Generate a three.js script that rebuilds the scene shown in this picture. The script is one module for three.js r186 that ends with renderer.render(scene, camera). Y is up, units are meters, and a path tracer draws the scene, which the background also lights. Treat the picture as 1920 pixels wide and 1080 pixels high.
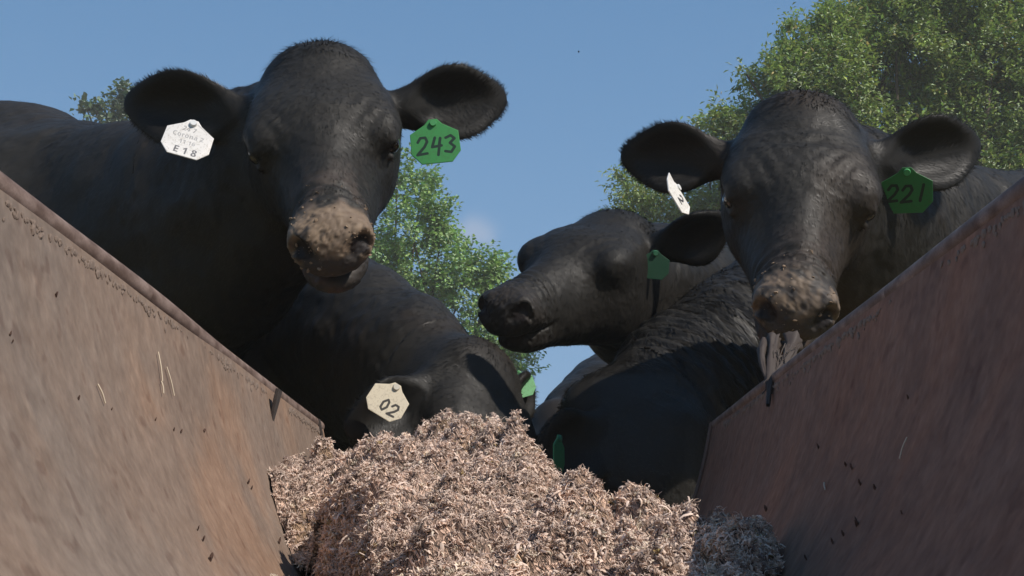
import * as THREE from 'three';
import { mergeGeometries } from 'three/addons/utils/BufferGeometryUtils.js';

// ------------------------------------------------------------------ camera, sky, sun, exposure
const scene = new THREE.Scene();
const EYE = 0.30;                                   // height of the lens above the ground
const camera = new THREE.PerspectiveCamera(26.26, 16 / 9, 0.02, 900);
camera.position.set(0, EYE, 0);
camera.rotation.order = 'YXZ';
camera.rotation.set(THREE.MathUtils.degToRad(13.07), THREE.MathUtils.degToRad(0.22), 0);
camera.updateMatrixWorld(true); camera.updateProjectionMatrix();

const renderer = new THREE.WebGLRenderer({ antialias: true });
renderer.toneMapping = THREE.LinearToneMapping;
renderer.toneMappingExposure = 1.0;
renderer.shadowMap.enabled = true;
scene.fog = new THREE.FogExp2(new THREE.Color(0.82, 0.78, 0.70), 0.0042);      // dusty summer air

const SUN = new THREE.Vector3(0.59, 0.73, 0.35).normalize();
const sun = new THREE.DirectionalLight(new THREE.Color(1.0, 0.93, 0.85), 4.5);
sun.position.copy(SUN).multiplyScalar(30); sun.target.position.set(0, 0.8, -2.5);
sun.castShadow = true; sun.shadow.mapSize.set(2048, 2048);
Object.assign(sun.shadow.camera, { left: -5, right: 5, top: 5, bottom: -5, near: 1, far: 80 });
scene.add(sun, sun.target);

// ------------------------------------------------------------------ helpers
const h2 = (a, b) => Math.sqrt(a * a + b * b), h3 = (a, b, c) => Math.sqrt(a * a + b * b + c * c);
function rng(seed) { let a = seed >>> 0; return () => { a |= 0; a = a + 0x6D2B79F5 | 0; let t = Math.imul(a ^ a >>> 15, 1 | a); t = t + Math.imul(t ^ t >>> 7, 61 | t) ^ t; return ((t ^ t >>> 14) >>> 0) / 4294967296; }; }
function hash3(x, y, z) { let h = Math.imul(x, 374761393) + Math.imul(y, 668265263) + Math.imul(z, 2147483647 ^ 91138233) | 0; h = Math.imul(h ^ h >>> 13, 1274126177); return ((h ^ h >>> 16) >>> 0) / 4294967296; }
function noise(x, y, z) {
  const xi = Math.floor(x), yi = Math.floor(y), zi = Math.floor(z); let u = x - xi, v = y - yi, w = z - zi;
  u = u * u * (3 - 2 * u); v = v * v * (3 - 2 * v); w = w * w * (3 - 2 * w);
  const L = (a, b, t) => a + (b - a) * t, H = (a, b, c) => hash3(xi + a, yi + b, zi + c);
  return L(L(L(H(0, 0, 0), H(1, 0, 0), u), L(H(0, 1, 0), H(1, 1, 0), u), v), L(L(H(0, 0, 1), H(1, 0, 1), u), L(H(0, 1, 1), H(1, 1, 1), u), v), w) * 2 - 1;
}
function fbm(x, y, z, o = 4) { let s = 0, a = 0.5, f = 1; for (let i = 0; i < o; i++) { s += a * noise(x * f, y * f, z * f + i * 7.3); a *= 0.5; f *= 2.03; } return s; }
const sst = (a, b, x) => { const t = Math.min(1, Math.max(0, (x - a) / (b - a))); return t * t * (3 - 2 * t); };
const lerp = (a, b, t) => a + (b - a) * t;
const V = (x, y, z) => new THREE.Vector3(x, y, z);
function at(px, py, zd) {                            // the point on the sight line through a spot of the photograph, zd metres in front
  const d = V(px / 960 - 1, 1 - py / 540, 0.5).unproject(camera).sub(camera.position);
  return d.multiplyScalar(zd / -d.z).add(camera.position);
}
const used = {};
function nm(n) { const k = used[n] = (used[n] ?? -1) + 1; return k ? n + '_' + String(k).padStart(3, '0') : n; }
function tag(o, label, category, group, kind) {
  if (label) o.userData.label = label; if (category) o.userData.category = category;
  if (group) o.userData.group = group; if (kind) o.userData.kind = kind; return o;
}
function thing(name, label, category, pos = [0, 0, 0], group) {
  const g = new THREE.Group(); g.name = nm(name); g.position.set(...pos); scene.add(g); return tag(g, label, category, group);
}
function part(name, geo, mat, parent, label) {
  const m = new THREE.Mesh(geo, mat); m.name = parent === scene ? nm(name) : name; m.castShadow = m.receiveShadow = true; parent.add(m);
  if (label) m.userData.label = label; return m;
}
function dataTex(w, h, fn, srgb, rep = true) {
  const d = new Uint8Array(w * h * 4);
  for (let j = 0; j < h; j++) for (let i = 0; i < w; i++) { const c = fn(i, j); const k = (j * w + i) * 4; for (let q = 0; q < 3; q++) d[k + q] = Math.max(0, Math.min(255, c[q])); d[k + 3] = 255; }
  const t = new THREE.DataTexture(d, w, h); t.magFilter = THREE.LinearFilter; t.minFilter = THREE.LinearMipmapLinearFilter; t.generateMipmaps = true;
  if (rep) t.wrapS = t.wrapT = THREE.RepeatWrapping; if (srgb) t.colorSpace = THREE.SRGBColorSpace; t.needsUpdate = true; return t;
}

// ------------------------------------------------------------------ sky (air and one small cloud)
{
  const w = 1024, h = 512, d = new Float32Array(w * h * 4);
  const cd = at(884, 436, 100).sub(camera.position).normalize();
  for (let j = 0; j < h; j++) for (let i = 0; i < w; i++) {
    const el = ((j + 0.5) / h - 0.5) * Math.PI, az = ((i + 0.5) / w - 0.5) * 2 * Math.PI;
    const D = [Math.cos(az) * Math.cos(el), Math.sin(el), Math.sin(az) * Math.cos(el)];
    const e = Math.max(0, D[1]);
    const t = Math.pow(1 - e, 2.2);
    let r = lerp(0.066, 0.295, t), g = lerp(0.185, 0.52, t), b = lerp(0.40, 0.80, t);
    const cs = D[0] * SUN.x + D[1] * SUN.y + D[2] * SUN.z, glow = Math.pow(Math.max(0, cs), 60) * 0.35;
    r += glow; g += glow * 0.97; b += glow * 0.9;
    const ax = D[0] - cd.x, ay = D[1] - cd.y, az2 = D[2] - cd.z;
    const q = Math.hypot(ax * 0.8, ay * 1.1, az2) / 0.016 + fbm(D[0] * 90, D[1] * 90, D[2] * 90, 4) * 0.9;
    const c = (1 - sst(0.2, 1.25, q)) * 0.42;
    r = lerp(r, 0.55, c); g = lerp(g, 0.58, c); b = lerp(b, 0.68, c);
    if (D[1] < 0) { const s = sst(0, -0.05, D[1]); r = lerp(r, 0.12, s); g = lerp(g, 0.11, s); b = lerp(b, 0.085, s); }
    const k = (j * w + i) * 4; d[k] = r; d[k + 1] = g; d[k + 2] = b; d[k + 3] = 1;
  }
  const t = new THREE.DataTexture(d, w, h, THREE.RGBAFormat, THREE.FloatType);
  t.mapping = THREE.EquirectangularReflectionMapping; t.magFilter = t.minFilter = THREE.LinearFilter; t.wrapS = THREE.RepeatWrapping; t.needsUpdate = true;
  scene.background = t; scene.environment = t;
}

// ------------------------------------------------------------------ ground
{
  const g = new THREE.CircleGeometry(420, 96); g.rotateX(-Math.PI / 2);
  const uv = g.attributes.uv, p = g.attributes.position; for (let i = 0; i < p.count; i++) uv.setXY(i, p.getX(i) / 6, p.getZ(i) / 6);
  const tx = dataTex(512, 512, (i, j) => {
    const a = i / 512 * Math.PI * 2, b = j / 512 * Math.PI * 2;
    const n = fbm(Math.cos(a) * 2 + 5, Math.sin(a) * 2 + Math.cos(b) * 2, Math.sin(b) * 2, 5), f = hash3(i, j, 3) - 0.5, m = sst(-0.1, 0.15, n);
    return [lerp(126, 96, m) + f * 34, lerp(104, 100, m) + f * 32, lerp(80, 58, m) + f * 24];
  }, true);
  const m = part('ground', g, new THREE.MeshStandardMaterial({ map: tx, roughness: 1 }), scene); tag(m, null, null, null, 'structure');
}

// ------------------------------------------------------------------ the trough
const PROFILE = [[0.390, 0.296], [0.374, 0.225], [0.352, 0.150], [0.319, 0.075], [0.276, 0.0], [0.230, -0.055], [0.180, -0.100], [0.120, -0.135], [0.060, -0.153], [0, -0.158]];
const ZEND = -2.48, ZBEG = 0.55;
function halfWidth(h) {                              // inside half width of the trough at height h above the lens
  if (h >= PROFILE[0][1]) return PROFILE[0][0];
  for (let i = 1; i < PROFILE.length; i++) if (h >= PROFILE[i][1]) { const a = PROFILE[i - 1], b = PROFILE[i]; return lerp(b[0], a[0], (h - b[1]) / (a[1] - b[1])); }
  return 0;
}
{
  const T = thing('feed_trough', 'long rusty steel feed trough holding the heap of feed', 'trough', [0, 0, 0]);
  const curve = new THREE.CatmullRomCurve3(PROFILE.map(([x, y]) => V(x, y, 0)));
  const N = 40, pts = curve.getSpacedPoints(N), arc = curve.getLength();
  const wallTex = (seed, dustOrLit) => {
    const W = 2048, H = 256;
    const col = dataTex(W, H, (i, j) => {
      const u = i / W * 3.03, v = j / H * arc;                     // metres along and up the sheet
      const big = fbm(u * 2.2 + seed, v * 2.6, seed, 4), mid = fbm(u * 12, v * 10 + seed, 4.2, 4), fine = fbm(u * 80, v * 60, seed, 3), sp = hash3(i, j, seed | 0) - 0.5;
      const run = fbm(u * 20 + v * 3, v * 15 + seed, 9.1, 3);       // runs down the plate
      const rust = sst(-0.15, 0.4, big + 0.6 * mid + run * 0.1);
      const grey = sst(0.0, 0.45, -big * 0.7 + run * 0.3 + 0.3 * mid);
      let r = 138, g = 119, b = 107;
      r = lerp(r, 148, rust * 0.8); g = lerp(g, 118, rust * 0.8); b = lerp(b, 98, rust * 0.8);
      r = lerp(r, 120, grey * 0.5); g = lerp(g, 111, grey * 0.5); b = lerp(b, 106, grey * 0.5);
      const pit = sst(0.30, 0.42, fbm(u * 60 + 3, v * 52 + seed, 2.2, 2));
      r -= pit * 12; g -= pit * 14; b -= pit * 14;
      const pale = sst(0.30, 0.46, fbm(u * 60 + v * 9, v * 44 + seed, 6.6, 2)); r += pale * 10; g += pale * 9; b += pale * 8;
      const ff = fbm(u * 160, v * 130, seed + 2, 2); const k = mid * 13 + fine * 15 + ff * 13 + sp * 7 + run * 3;
      r = lerp(r * 0.90, r * 0.94, dustOrLit); g = lerp(g * 0.78, g * 0.925, dustOrLit); b = lerp(b * 0.70, b * 0.885, dustOrLit);   // shade put into the colour: the right sheet is darker and redder
      return [r + k, g + k * 0.96, b + k * 0.9];
    }, true);
    const bump = dataTex(1024, 256, (i, j) => { const u = i / 1024 * 3.03, v = j / 256 * arc; const n = 128 + fbm(u * 3, v * 3, seed, 2) * 90 + fbm(u * 90, v * 60, seed, 2) * 60; return [n, n, n]; }, false);
    return { col, bump };
  };
  const sheet = (side, tex) => {
    const pos = [], uv = [], idx = [], M = 60, th = 0.006;
    const ring = [];
    for (let k = 0; k <= N; k++) ring.push([pts[k].x, pts[k].y, k / N]);
    const outer = ring.map(([x, y, t], k) => { const a = ring[Math.max(0, k - 1)], b = ring[Math.min(N, k + 1)]; const dx = b[0] - a[0], dy = b[1] - a[1], l = Math.hypot(dx, dy); return [k === N ? 0 : x - dy / l * th, y + dx / l * th * (k === N ? 1 : 1), t]; });
    const loop = [...ring, ...outer.reverse()];
    const n = loop.length;
    for (let m = 0; m <= M; m++) {
      const z = lerp(ZBEG, ZEND, m / M);
      for (const [x, y, t] of loop) { pos.push(side * (x + 0.0008), EYE + y + 0.0022 * noise(z * 3 + side * 4, t * 4, 1.5) * (1 - t), z); uv.push(m / M, 1 - t); }
    }
    for (let m = 0; m < M; m++) for (let k = 0; k < n; k++) { const a = m * n + k, b = m * n + (k + 1) % n, c = a + n, d = b + n; if (side > 0) idx.push(a, b, c, b, d, c); else idx.push(a, c, b, b, c, d); }
    for (const m of [0, M]) for (let k = 0; k < N; k++) { const a = m * n + k, b = a + 1, c = m * n + n - 1 - k, d = c - 1; idx.push(a, b, c, b, d, c); }
    const g = new THREE.BufferGeometry(); g.setAttribute('position', new THREE.Float32BufferAttribute(pos, 3)); g.setAttribute('uv', new THREE.Float32BufferAttribute(uv, 2)); g.setIndex(idx);
    const ng = g.toNonIndexed(); ng.computeVertexNormals();
    g.computeVertexNormals();
    part('side_sheet', g, new THREE.MeshStandardMaterial({ map: tex.col, bumpMap: tex.bump, bumpScale: 0.004, roughness: 0.82, metalness: 0.0 }), T, side < 0 ? 'sunlit side sheet in the paler brown' : 'brown side sheet with shade tint in its colour');
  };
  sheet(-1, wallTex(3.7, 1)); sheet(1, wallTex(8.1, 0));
  const rimTex = dataTex(512, 64, (i, j) => { const n = fbm(i / 18, j / 9, 3, 4) * 46 + (hash3(i, j, 1) - 0.5) * 16; return [118 + n, 98 + n, 87 + n]; }, true);
  const rimMat = new THREE.MeshStandardMaterial({ map: rimTex, roughness: 0.75, bumpMap: rimTex, bumpScale: 0.0015 });
  for (const s of [-1, 1]) {
    const c = []; for (let i = 0; i <= 40; i++) { const z = lerp(ZBEG, ZEND - 0.004, i / 40); c.push(V(s * (0.398 + 0.002 * noise(z * 3, s, 0)), EYE + 0.290 + 0.002 * noise(z * 2.5, s + 9, 4), z)); }
    const cv = new THREE.CatmullRomCurve3(c), g = new THREE.TubeGeometry(cv, 120, 0.0122, 18, false);
    const uv = g.attributes.uv; for (let i = 0; i < uv.count; i++) uv.setX(i, uv.getX(i) * 5);
    const cap = new THREE.SphereGeometry(0.0122, 12, 8); cap.scale(1, 1, 0.4); cap.translate(s * c[40].x * s, c[40].y, c[40].z);
    part('rim_pipe', mergeGeometries([g.toNonIndexed(), cap.toNonIndexed()]), rimMat, T);
  }
  // flat end lip of each sheet and the joint strap on the sunlit side
  const dark = new THREE.MeshStandardMaterial({ color: new THREE.Color(0.05, 0.038, 0.032), roughness: 0.9 });
  const strip = (side, z, w, kmax, lift, mat, name) => {
    const p = [], idx = []; for (let k = 0; k <= kmax; k++) { const q = pts[k], a = pts[Math.max(0, k - 1)], b = pts[k + 1], dx = b.x - a.x, dy = b.y - a.y, l = Math.hypot(dx, dy), nx = dy / l, ny = -dx / l;
      for (const [o, zz] of [[0.0005, z], [lift, z], [lift, z - w], [0.0005, z - w]]) p.push(side * (q.x + nx * o), EYE + q.y + ny * o, zz); }
    for (let k = 0; k < kmax; k++) for (let j = 0; j < 4; j++) { const a = k * 4 + j, b = k * 4 + (j + 1) % 4; idx.push(a, b, a + 4, b, b + 4, a + 4); }
    idx.push(0, 1, 2, 0, 2, 3); const e = kmax * 4; idx.push(e, e + 2, e + 1, e, e + 3, e + 2);
    const g = new THREE.BufferGeometry(); g.setAttribute('position', new THREE.Float32BufferAttribute(p, 3)); g.setIndex(idx); const f = g.toNonIndexed(); f.computeVertexNormals();
    f.setAttribute('uv', new THREE.Float32BufferAttribute(new Float32Array(f.attributes.position.count * 2), 2)); return part(name, f, mat, T);
  };
  strip(-1, ZEND + 0.07, 0.014, 16, 0.004, dark, 'joint_strip');
  strip(1, ZEND + 0.03, 0.03, 36, 0.003, rimMat, 'end_lip');
  {                                                               // dark tapering tab hanging inside the left rim
    const c = at(496, 712, 0.39 / ((969 - 492) / 2318 / 1.005));
    const sh = new THREE.Shape(); sh.moveTo(-0.012, 0.012); sh.lineTo(0.012, 0.012); sh.lineTo(0.011, -0.004); sh.lineTo(0.003, -0.05); sh.lineTo(-0.003, -0.05); sh.lineTo(-0.011, -0.004);
    const g = new THREE.ExtrudeGeometry(sh, { depth: 0.004, bevelEnabled: true, bevelSize: 0.001, bevelThickness: 0.001, bevelSegments: 1 }); g.rotateY(Math.PI / 2); g.rotateZ(-0.2);
    const m = part('dark_tab', g, dark, T); m.position.set(-0.374, EYE + 0.268, c.z);
  }
  // dried feed caked under the rims
  const R = rng(77), gs = [];
  for (let i = 0; i < 2000; i++) {
    const s = R() < 0.62 ? -1 : 1, z = lerp(0.1, ZEND + 0.03, Math.pow(R(), 0.8)), n = 0.5 + 0.5 * fbm(z * 5, s * 3, 2, 3) * 2; if (R() > n * 1.5 - 0.35) continue;
    const k = R() * R() * R() * 0.020, h = 0.274 - k * 1.0, g = new THREE.IcosahedronGeometry(0.0012 + R() * R() * 0.0036, 0);
    g.scale(0.5, 0.8 + R() * 0.8, 1.2 + R()); g.rotateX(R() * 3); g.translate(s * (halfWidth(h) + 0.0004), EYE + h, z); gs.push(g);
  }
  tag(part('caked_dirt', mergeGeometries(gs), new THREE.MeshStandardMaterial({ color: new THREE.Color(0.21, 0.155, 0.12), roughness: 1 }), T), 'ragged dried feed under the rim', null, null, 'stuff');
  // straws and crumbs dried onto the side sheets
  const onWall = (px, py, side) => { let best = null, be = 1e9; for (let d = 0.35; d < 2.45; d += 0.004) { const p = at(px, py, d), h = p.y - EYE; const e = Math.abs(side * p.x - halfWidth(h)); if (e < be && h < 0.296) { be = e; best = p; } } return best; };
  const strawMat = new THREE.MeshStandardMaterial({ color: new THREE.Color(0.55, 0.45, 0.33), roughness: 0.8 }), crumbMat = new THREE.MeshStandardMaterial({ color: new THREE.Color(0.09, 0.05, 0.035), roughness: 1 });
  for (const [x0, y0, x1, y1] of [[180, 720, 194, 756], [294, 660, 302, 715], [310, 688, 324, 742], [300, 715, 304, 738], [1704, 820, 1690, 860], [1548, 905, 1550, 918]]) {
    const sd = x0 < 960 ? -1 : 1, a = onWall(x0, y0, sd), b = onWall(x1, y1, sd); for (const q of [a, b]) { q.x -= sd * 0.0015; }
    const g = new THREE.TubeGeometry(new THREE.CatmullRomCurve3([a, a.clone().lerp(b, 0.5).add(V(-sd * 0.0007, 0.0006, 0.0005)), b]), 6, 0.0008, 5); part('straw', g, strawMat, T);
  }
  for (const [x, y, r] of [[148, 746, 5], [326, 806, 4], [340, 809, 4], [383, 808, 5], [210, 766, 3], [292, 786, 3], [395, 1046, 9], [382, 1010, 5], [466, 903, 5], [472, 915, 4], [524, 1015, 6], [372, 990, 4], [20, 625, 5], [24, 640, 4], [106, 552, 6], [1534, 838, 5], [1596, 875, 6], [1612, 905, 6], [1640, 915, 6], [1436, 955, 7], [1606, 980, 9], [1580, 1000, 6], [1560, 1015, 5], [1702, 745, 5], [1510, 1045, 5], [1585, 870, 5], [1690, 960, 4], [1250 + 180, 985, 6]]) {
    const sd = x < 960 ? -1 : 1, p = onWall(x, y, sd), s = -p.z / 2318; const g = new THREE.IcosahedronGeometry(r * s, 1); g.scale(0.35, 1.25, 0.8); const q = g.attributes.position; for (let i = 0; i < q.count; i++) { const f = 1 + 0.5 * noise(q.getX(i) * 900, q.getY(i) * 900 + x, q.getZ(i) * 900); q.setXYZ(i, q.getX(i) * f, q.getY(i) * f, q.getZ(i) * f); } g.computeVertexNormals();
    const m = part('crumb', g, crumbMat, T); m.position.copy(p); m.rotation.z = sd * 0.35; m.rotation.x = 0.4;
  }
  // legs that carry the trough
  for (const z of [0.3, -1.0, -2.2]) for (const s of [-1, 1]) { const g = new THREE.CylinderGeometry(0.022, 0.022, 0.36, 12); const m = part('leg', g, rimMat, T); m.position.set(s * 0.345, 0.18, z); }
}

// ------------------------------------------------------------------ the feed
function feedH(x, d) {                               // height of the heap above the lens, d metres in front
  const P = [[0.0, -0.16], [0.6, -0.16], [0.8, -0.10], [1.0, -0.030], [1.25, 0.030], [1.5, 0.096], [1.68, 0.138], [1.9, 0.148], [2.2, 0.150], [2.4, 0.13], [2.6, 0.04], [2.9, -0.16], [3.2, -0.3]];
  let L = P[P.length - 1][1]; for (let i = 1; i < P.length; i++) if (d <= P[i][0]) { const t = (d - P[i - 1][0]) / (P[i][0] - P[i - 1][0]); L = lerp(P[i - 1][1], P[i][1], t * t * (3 - 2 * t) * 0.4 + t * 0.6); break; }
  L += 0.092 * Math.exp(-(((x + 0.10) / 0.085) ** 2) - ((d - 2.17) / 0.21) ** 2);
  L += 0.05 * Math.exp(-(((x + 0.03) / 0.15) ** 2) - ((d - 1.75) / 0.3) ** 2);
  L -= sst(1.3, 1.75, d) * 1.45 * Math.max(0, x + 0.0) * (1 - 0.45 * sst(0.12, 0.3, x));
  L -= sst(0.17, 0.33, -x) * (1 - sst(1.58, 1.75, d)) * 0.165;
  L -= 0.055 * sst(0.04, 0.17, x) * sst(1.35, 1.7, d);
  L -= 1.6 * Math.max(0, -x - d * lerp(0.065, 0.212, sst(1.15, 1.78, d))) + 0.9 * Math.max(0, x - d * lerp(0.150, 0.30, sst(1.2, 1.75, d)));
  if (d < 2.4) L = Math.max(L, -0.052 + 0.02 * fbm(x * 9, d * 9, 1, 2) - sst(1.15, 0.7, d) * 0.125);
  L += 0.018 * fbm(x * 9, d * 7, 2.2, 2) + 0.014 * fbm(x * 26, d * 22, 5.2, 3);
  return L;
}
{
  const F = thing('feed_heap', 'heap of shredded pale brown cattle feed lying in the trough', 'feed', [0, 0, 0]);
  const nx = 250, nd = 600, pos = [], col = [], idx = [], C = [];
  const tone = (x, y, z) => { const a = fbm(x * 30, y * 30, z * 30, 3), b = fbm(x * 130, y * 130, z * 130, 2); return 1 + a * 0.55 + b * 0.5; };
  for (let j = 0; j <= nd; j++) {
    const d = lerp(0.62, 2.95, j / nd);
    for (let i = 0; i <= nx; i++) {
      const s = i / nx * 2 - 1; let x = s * 0.3, h = feedH(x, d);
      for (let k = 0; k < 5; k++) { const w = d < 2.48 ? Math.max(0.02, halfWidth(h) - 0.001) : 0.42; x = s * w; h = feedH(x, d); }
      const m = Math.abs(fbm(x * 55, d * 48, 7.7, 3)), ed = 1 - sst(0.94, 1, Math.abs(s));
      const cl = 0.5 + 0.5 * noise(x * 75 + 3, d * 62, 3.1), c2 = 1 - Math.abs(noise(x * 150, d * 130, 9.9));
      const c3 = Math.abs(noise(x * 27, d * 21, 4.4)), c4 = Math.abs(noise(x * 14 + 9, d * 10.5, 8.4)), c5 = Math.abs(noise(x * 60, d * 48, 1.4));
      h += (0.008 * (0.28 - m) + 0.006 * (cl * cl - 0.3) + 0.004 * (c2 - 0.6) + 0.056 * (c3 - 0.24) + 0.050 * (c4 - 0.24) + 0.020 * (c5 - 0.24)) * (0.25 + 0.75 * ed);
      const wob = 0.004 * ed;
      pos.push(x + wob * noise(x * 90, d * 90, 1), EYE + h, -d + wob * noise(x * 90, d * 90, 14));
      const t = tone(x, h, d), y = sst(0.18, 0.42, fbm(x * 18, d * 18, 22, 3));
      col.push(0.95 * t, lerp(0.70, 0.68, y) * t, lerp(0.57, 0.47, y) * t);
    }
  }
  for (let j = 0; j < nd; j++) for (let i = 0; i < nx; i++) { const a = j * (nx + 1) + i, b = a + 1, c = a + nx + 1, e = c + 1; idx.push(a, b, c, b, e, c); }
  const g = new THREE.BufferGeometry(); g.setAttribute('position', new THREE.Float32BufferAttribute(pos, 3)); g.setAttribute('color', new THREE.Float32BufferAttribute(col, 3)); g.setIndex(idx); g.computeVertexNormals();
  const huv = []; for (let i = 0; i < pos.length; i += 3) huv.push(pos[i] / 0.12 + pos[i + 1] / 0.2, pos[i + 2] / 0.12 + pos[i + 1] / 0.15); g.setAttribute('uv', new THREE.Float32BufferAttribute(huv, 2));
  const fibres = () => { const cv = document.createElement('canvas'); cv.width = cv.height = 512; const c = cv.getContext('2d'), Q = rng(31); c.fillStyle = '#8a8077'; c.fillRect(0, 0, 512, 512); c.lineCap = 'round';
    for (let i = 0; i < 5200; i++) { const x = Q() * 512, y = Q() * 512, a = Q() * 6.283, l = 8 + Q() * 34, k = (Q() - 0.5) * 30, v = Math.floor(60 + 195 * Q()); c.strokeStyle = `rgb(${v},${Math.floor(v * 0.97)},${Math.floor(v * 0.93)})`; c.lineWidth = 1.5 + Q() * 4; for (const [ox, oy] of [[0, 0], [512, 0], [-512, 0], [0, 512], [0, -512]]) { c.beginPath(); c.moveTo(x + ox, y + oy); c.quadraticCurveTo(x + ox + Math.cos(a) * l * 0.5 - Math.sin(a) * k, y + oy + Math.sin(a) * l * 0.5 + Math.cos(a) * k, x + ox + Math.cos(a) * l, y + oy + Math.sin(a) * l); c.stroke(); } }
    const t = new THREE.CanvasTexture(cv); t.wrapS = t.wrapT = THREE.RepeatWrapping; return t; };
  const fmap = fibres(), fbmp = fibres(); fmap.colorSpace = THREE.SRGBColorSpace;
  tag(part('heap', g, new THREE.MeshStandardMaterial({ map: fmap, bumpMap: fbmp, bumpScale: 0.004, vertexColors: true, roughness: 0.95, side: THREE.DoubleSide }), F), null, null, null, 'stuff');
  // shreds, curls and flakes over the heap
  const R = rng(5);
  const curl = (len, bend, wid) => { const p = [], n = 6; for (let i = 0; i <= n; i++) { const t = i / n, a = bend * (t - 0.5); const x = bend ? Math.sin(a) * len / bend : (t - 0.5) * len, y = bend ? (1 - Math.cos(a)) * len / bend * -1 : 0; const w = wid * (0.35 + 0.65 * Math.sin(Math.PI * (0.1 + 0.8 * t))); p.push([x, y, w]); }
    const ps = [], ix = []; for (const [x, y, w] of p) ps.push(x, y, -w, x, y + w * 0.9, 0, x, y, w); for (let i = 0; i < p.length - 1; i++) { const a = i * 3; ix.push(a, a + 1, a + 3, a + 1, a + 4, a + 3, a + 1, a + 2, a + 4, a + 2, a + 5, a + 4); }
    const g = new THREE.BufferGeometry(); g.setAttribute('position', new THREE.Float32BufferAttribute(ps, 3)); g.setIndex(ix); g.computeVertexNormals(); return g; };
  const kinds = [[curl(0.019, 4.2, 0.0013), 16000], [curl(0.028, 3.0, 0.0010), 7000], [curl(0.008, 2.8, 0.0021), 9000], [curl(0.034, 0.6, 0.0010), 500]];
  const mat = new THREE.MeshStandardMaterial({ color: 0xffffff, roughness: 0.9, side: THREE.DoubleSide });
  const q = new THREE.Quaternion(), e = new THREE.Euler(), mt = new THREE.Matrix4(), cc = new THREE.Color();
  for (let v = 0; v < 5; v++) {                      // matted tufts of curly fibre
    const gs = []; for (let i = 0; i < 16; i++) { const g = curl(0.007 + R() * R() * 0.016, 1.5 + R() * 4.5, 0.0005 + R() * R() * 0.0009); g.rotateX(R() * 6.3); g.rotateZ((R() - 0.5) * 2.2); g.rotateY(R() * 6.3); const t = R() * 6.3, r = 0.0055 * Math.sqrt(R()); g.translate(r * Math.cos(t), (R() - 0.6) * 0.004, r * Math.sin(t)); gs.push(g); }
    kinds.push([mergeGeometries(gs), 6200]);
  }
  for (const [geo, n] of kinds) {
    const im = new THREE.InstancedMesh(geo, mat, n); im.name = 'shreds'; im.castShadow = im.receiveShadow = true;
    for (let i = 0; i < n; i++) {
      const j = Math.floor((0.08 + 0.76 * Math.pow(R(), 1.15)) * nd), a = (j * (nx + 1) + Math.floor(R() * (nx + 1)));
      e.set((R() - 0.5) * 1.5 + 0.25, R() * 6.283, (R() - 0.5) * 1.5); q.setFromEuler(e);
      const s = 0.55 + R() * R() * R() * 1.35; mt.compose(V(pos[a * 3], pos[a * 3 + 1] + 0.001 + R() * 0.0035, pos[a * 3 + 2]), q, V(s, s, s)); im.setMatrixAt(i, mt);
      const k = R(), b = (0.74 + 0.55 * R()) * (0.45 + 0.55 * col[a * 3] / 0.95); if (k < 0.05) cc.setRGB(0.72 * b, 0.60 * b, 0.46 * b); else if (k < 0.06) cc.setRGB(0.42 * b, 0.30 * b, 0.12 * b); else if (k < 0.16) cc.setRGB(0.32 * b, 0.23 * b, 0.19 * b); else cc.setRGB(0.69 * b, 0.53 * b, 0.425 * b);
      im.setColorAt(i, cc);
    }
    F.add(tag(im, null, null, null, 'stuff'));
  }
}

// ------------------------------------------------------------------ signed-distance tools
const smin = (a, b, k) => { const h = Math.max(k - Math.abs(a - b), 0) / k; return Math.min(a, b) - h * h * k * 0.25; };
const smax = (a, b, k) => -smin(-a, -b, k);
function ell(x, y, z, a, b, c) { const k0 = h3(x / a, y / b, z / c), k1 = h3(x / (a * a), y / (b * b), z / (c * c)); return k1 < 1e-9 ? -Math.min(a, b, c) : k0 * (k0 - 1) / k1; }
function cap(px, py, pz, ax, ay, az, bx, by, bz, ra, rb) { const dx = bx - ax, dy = by - ay, dz = bz - az, ex = px - ax, ey = py - ay, ez = pz - az; let t = (ex * dx + ey * dy + ez * dz) / (dx * dx + dy * dy + dz * dz); t = t < 0 ? 0 : t > 1 ? 1 : t; return h3(ex - dx * t, ey - dy * t, ez - dz * t) - (ra + (rb - ra) * t); }

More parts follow.
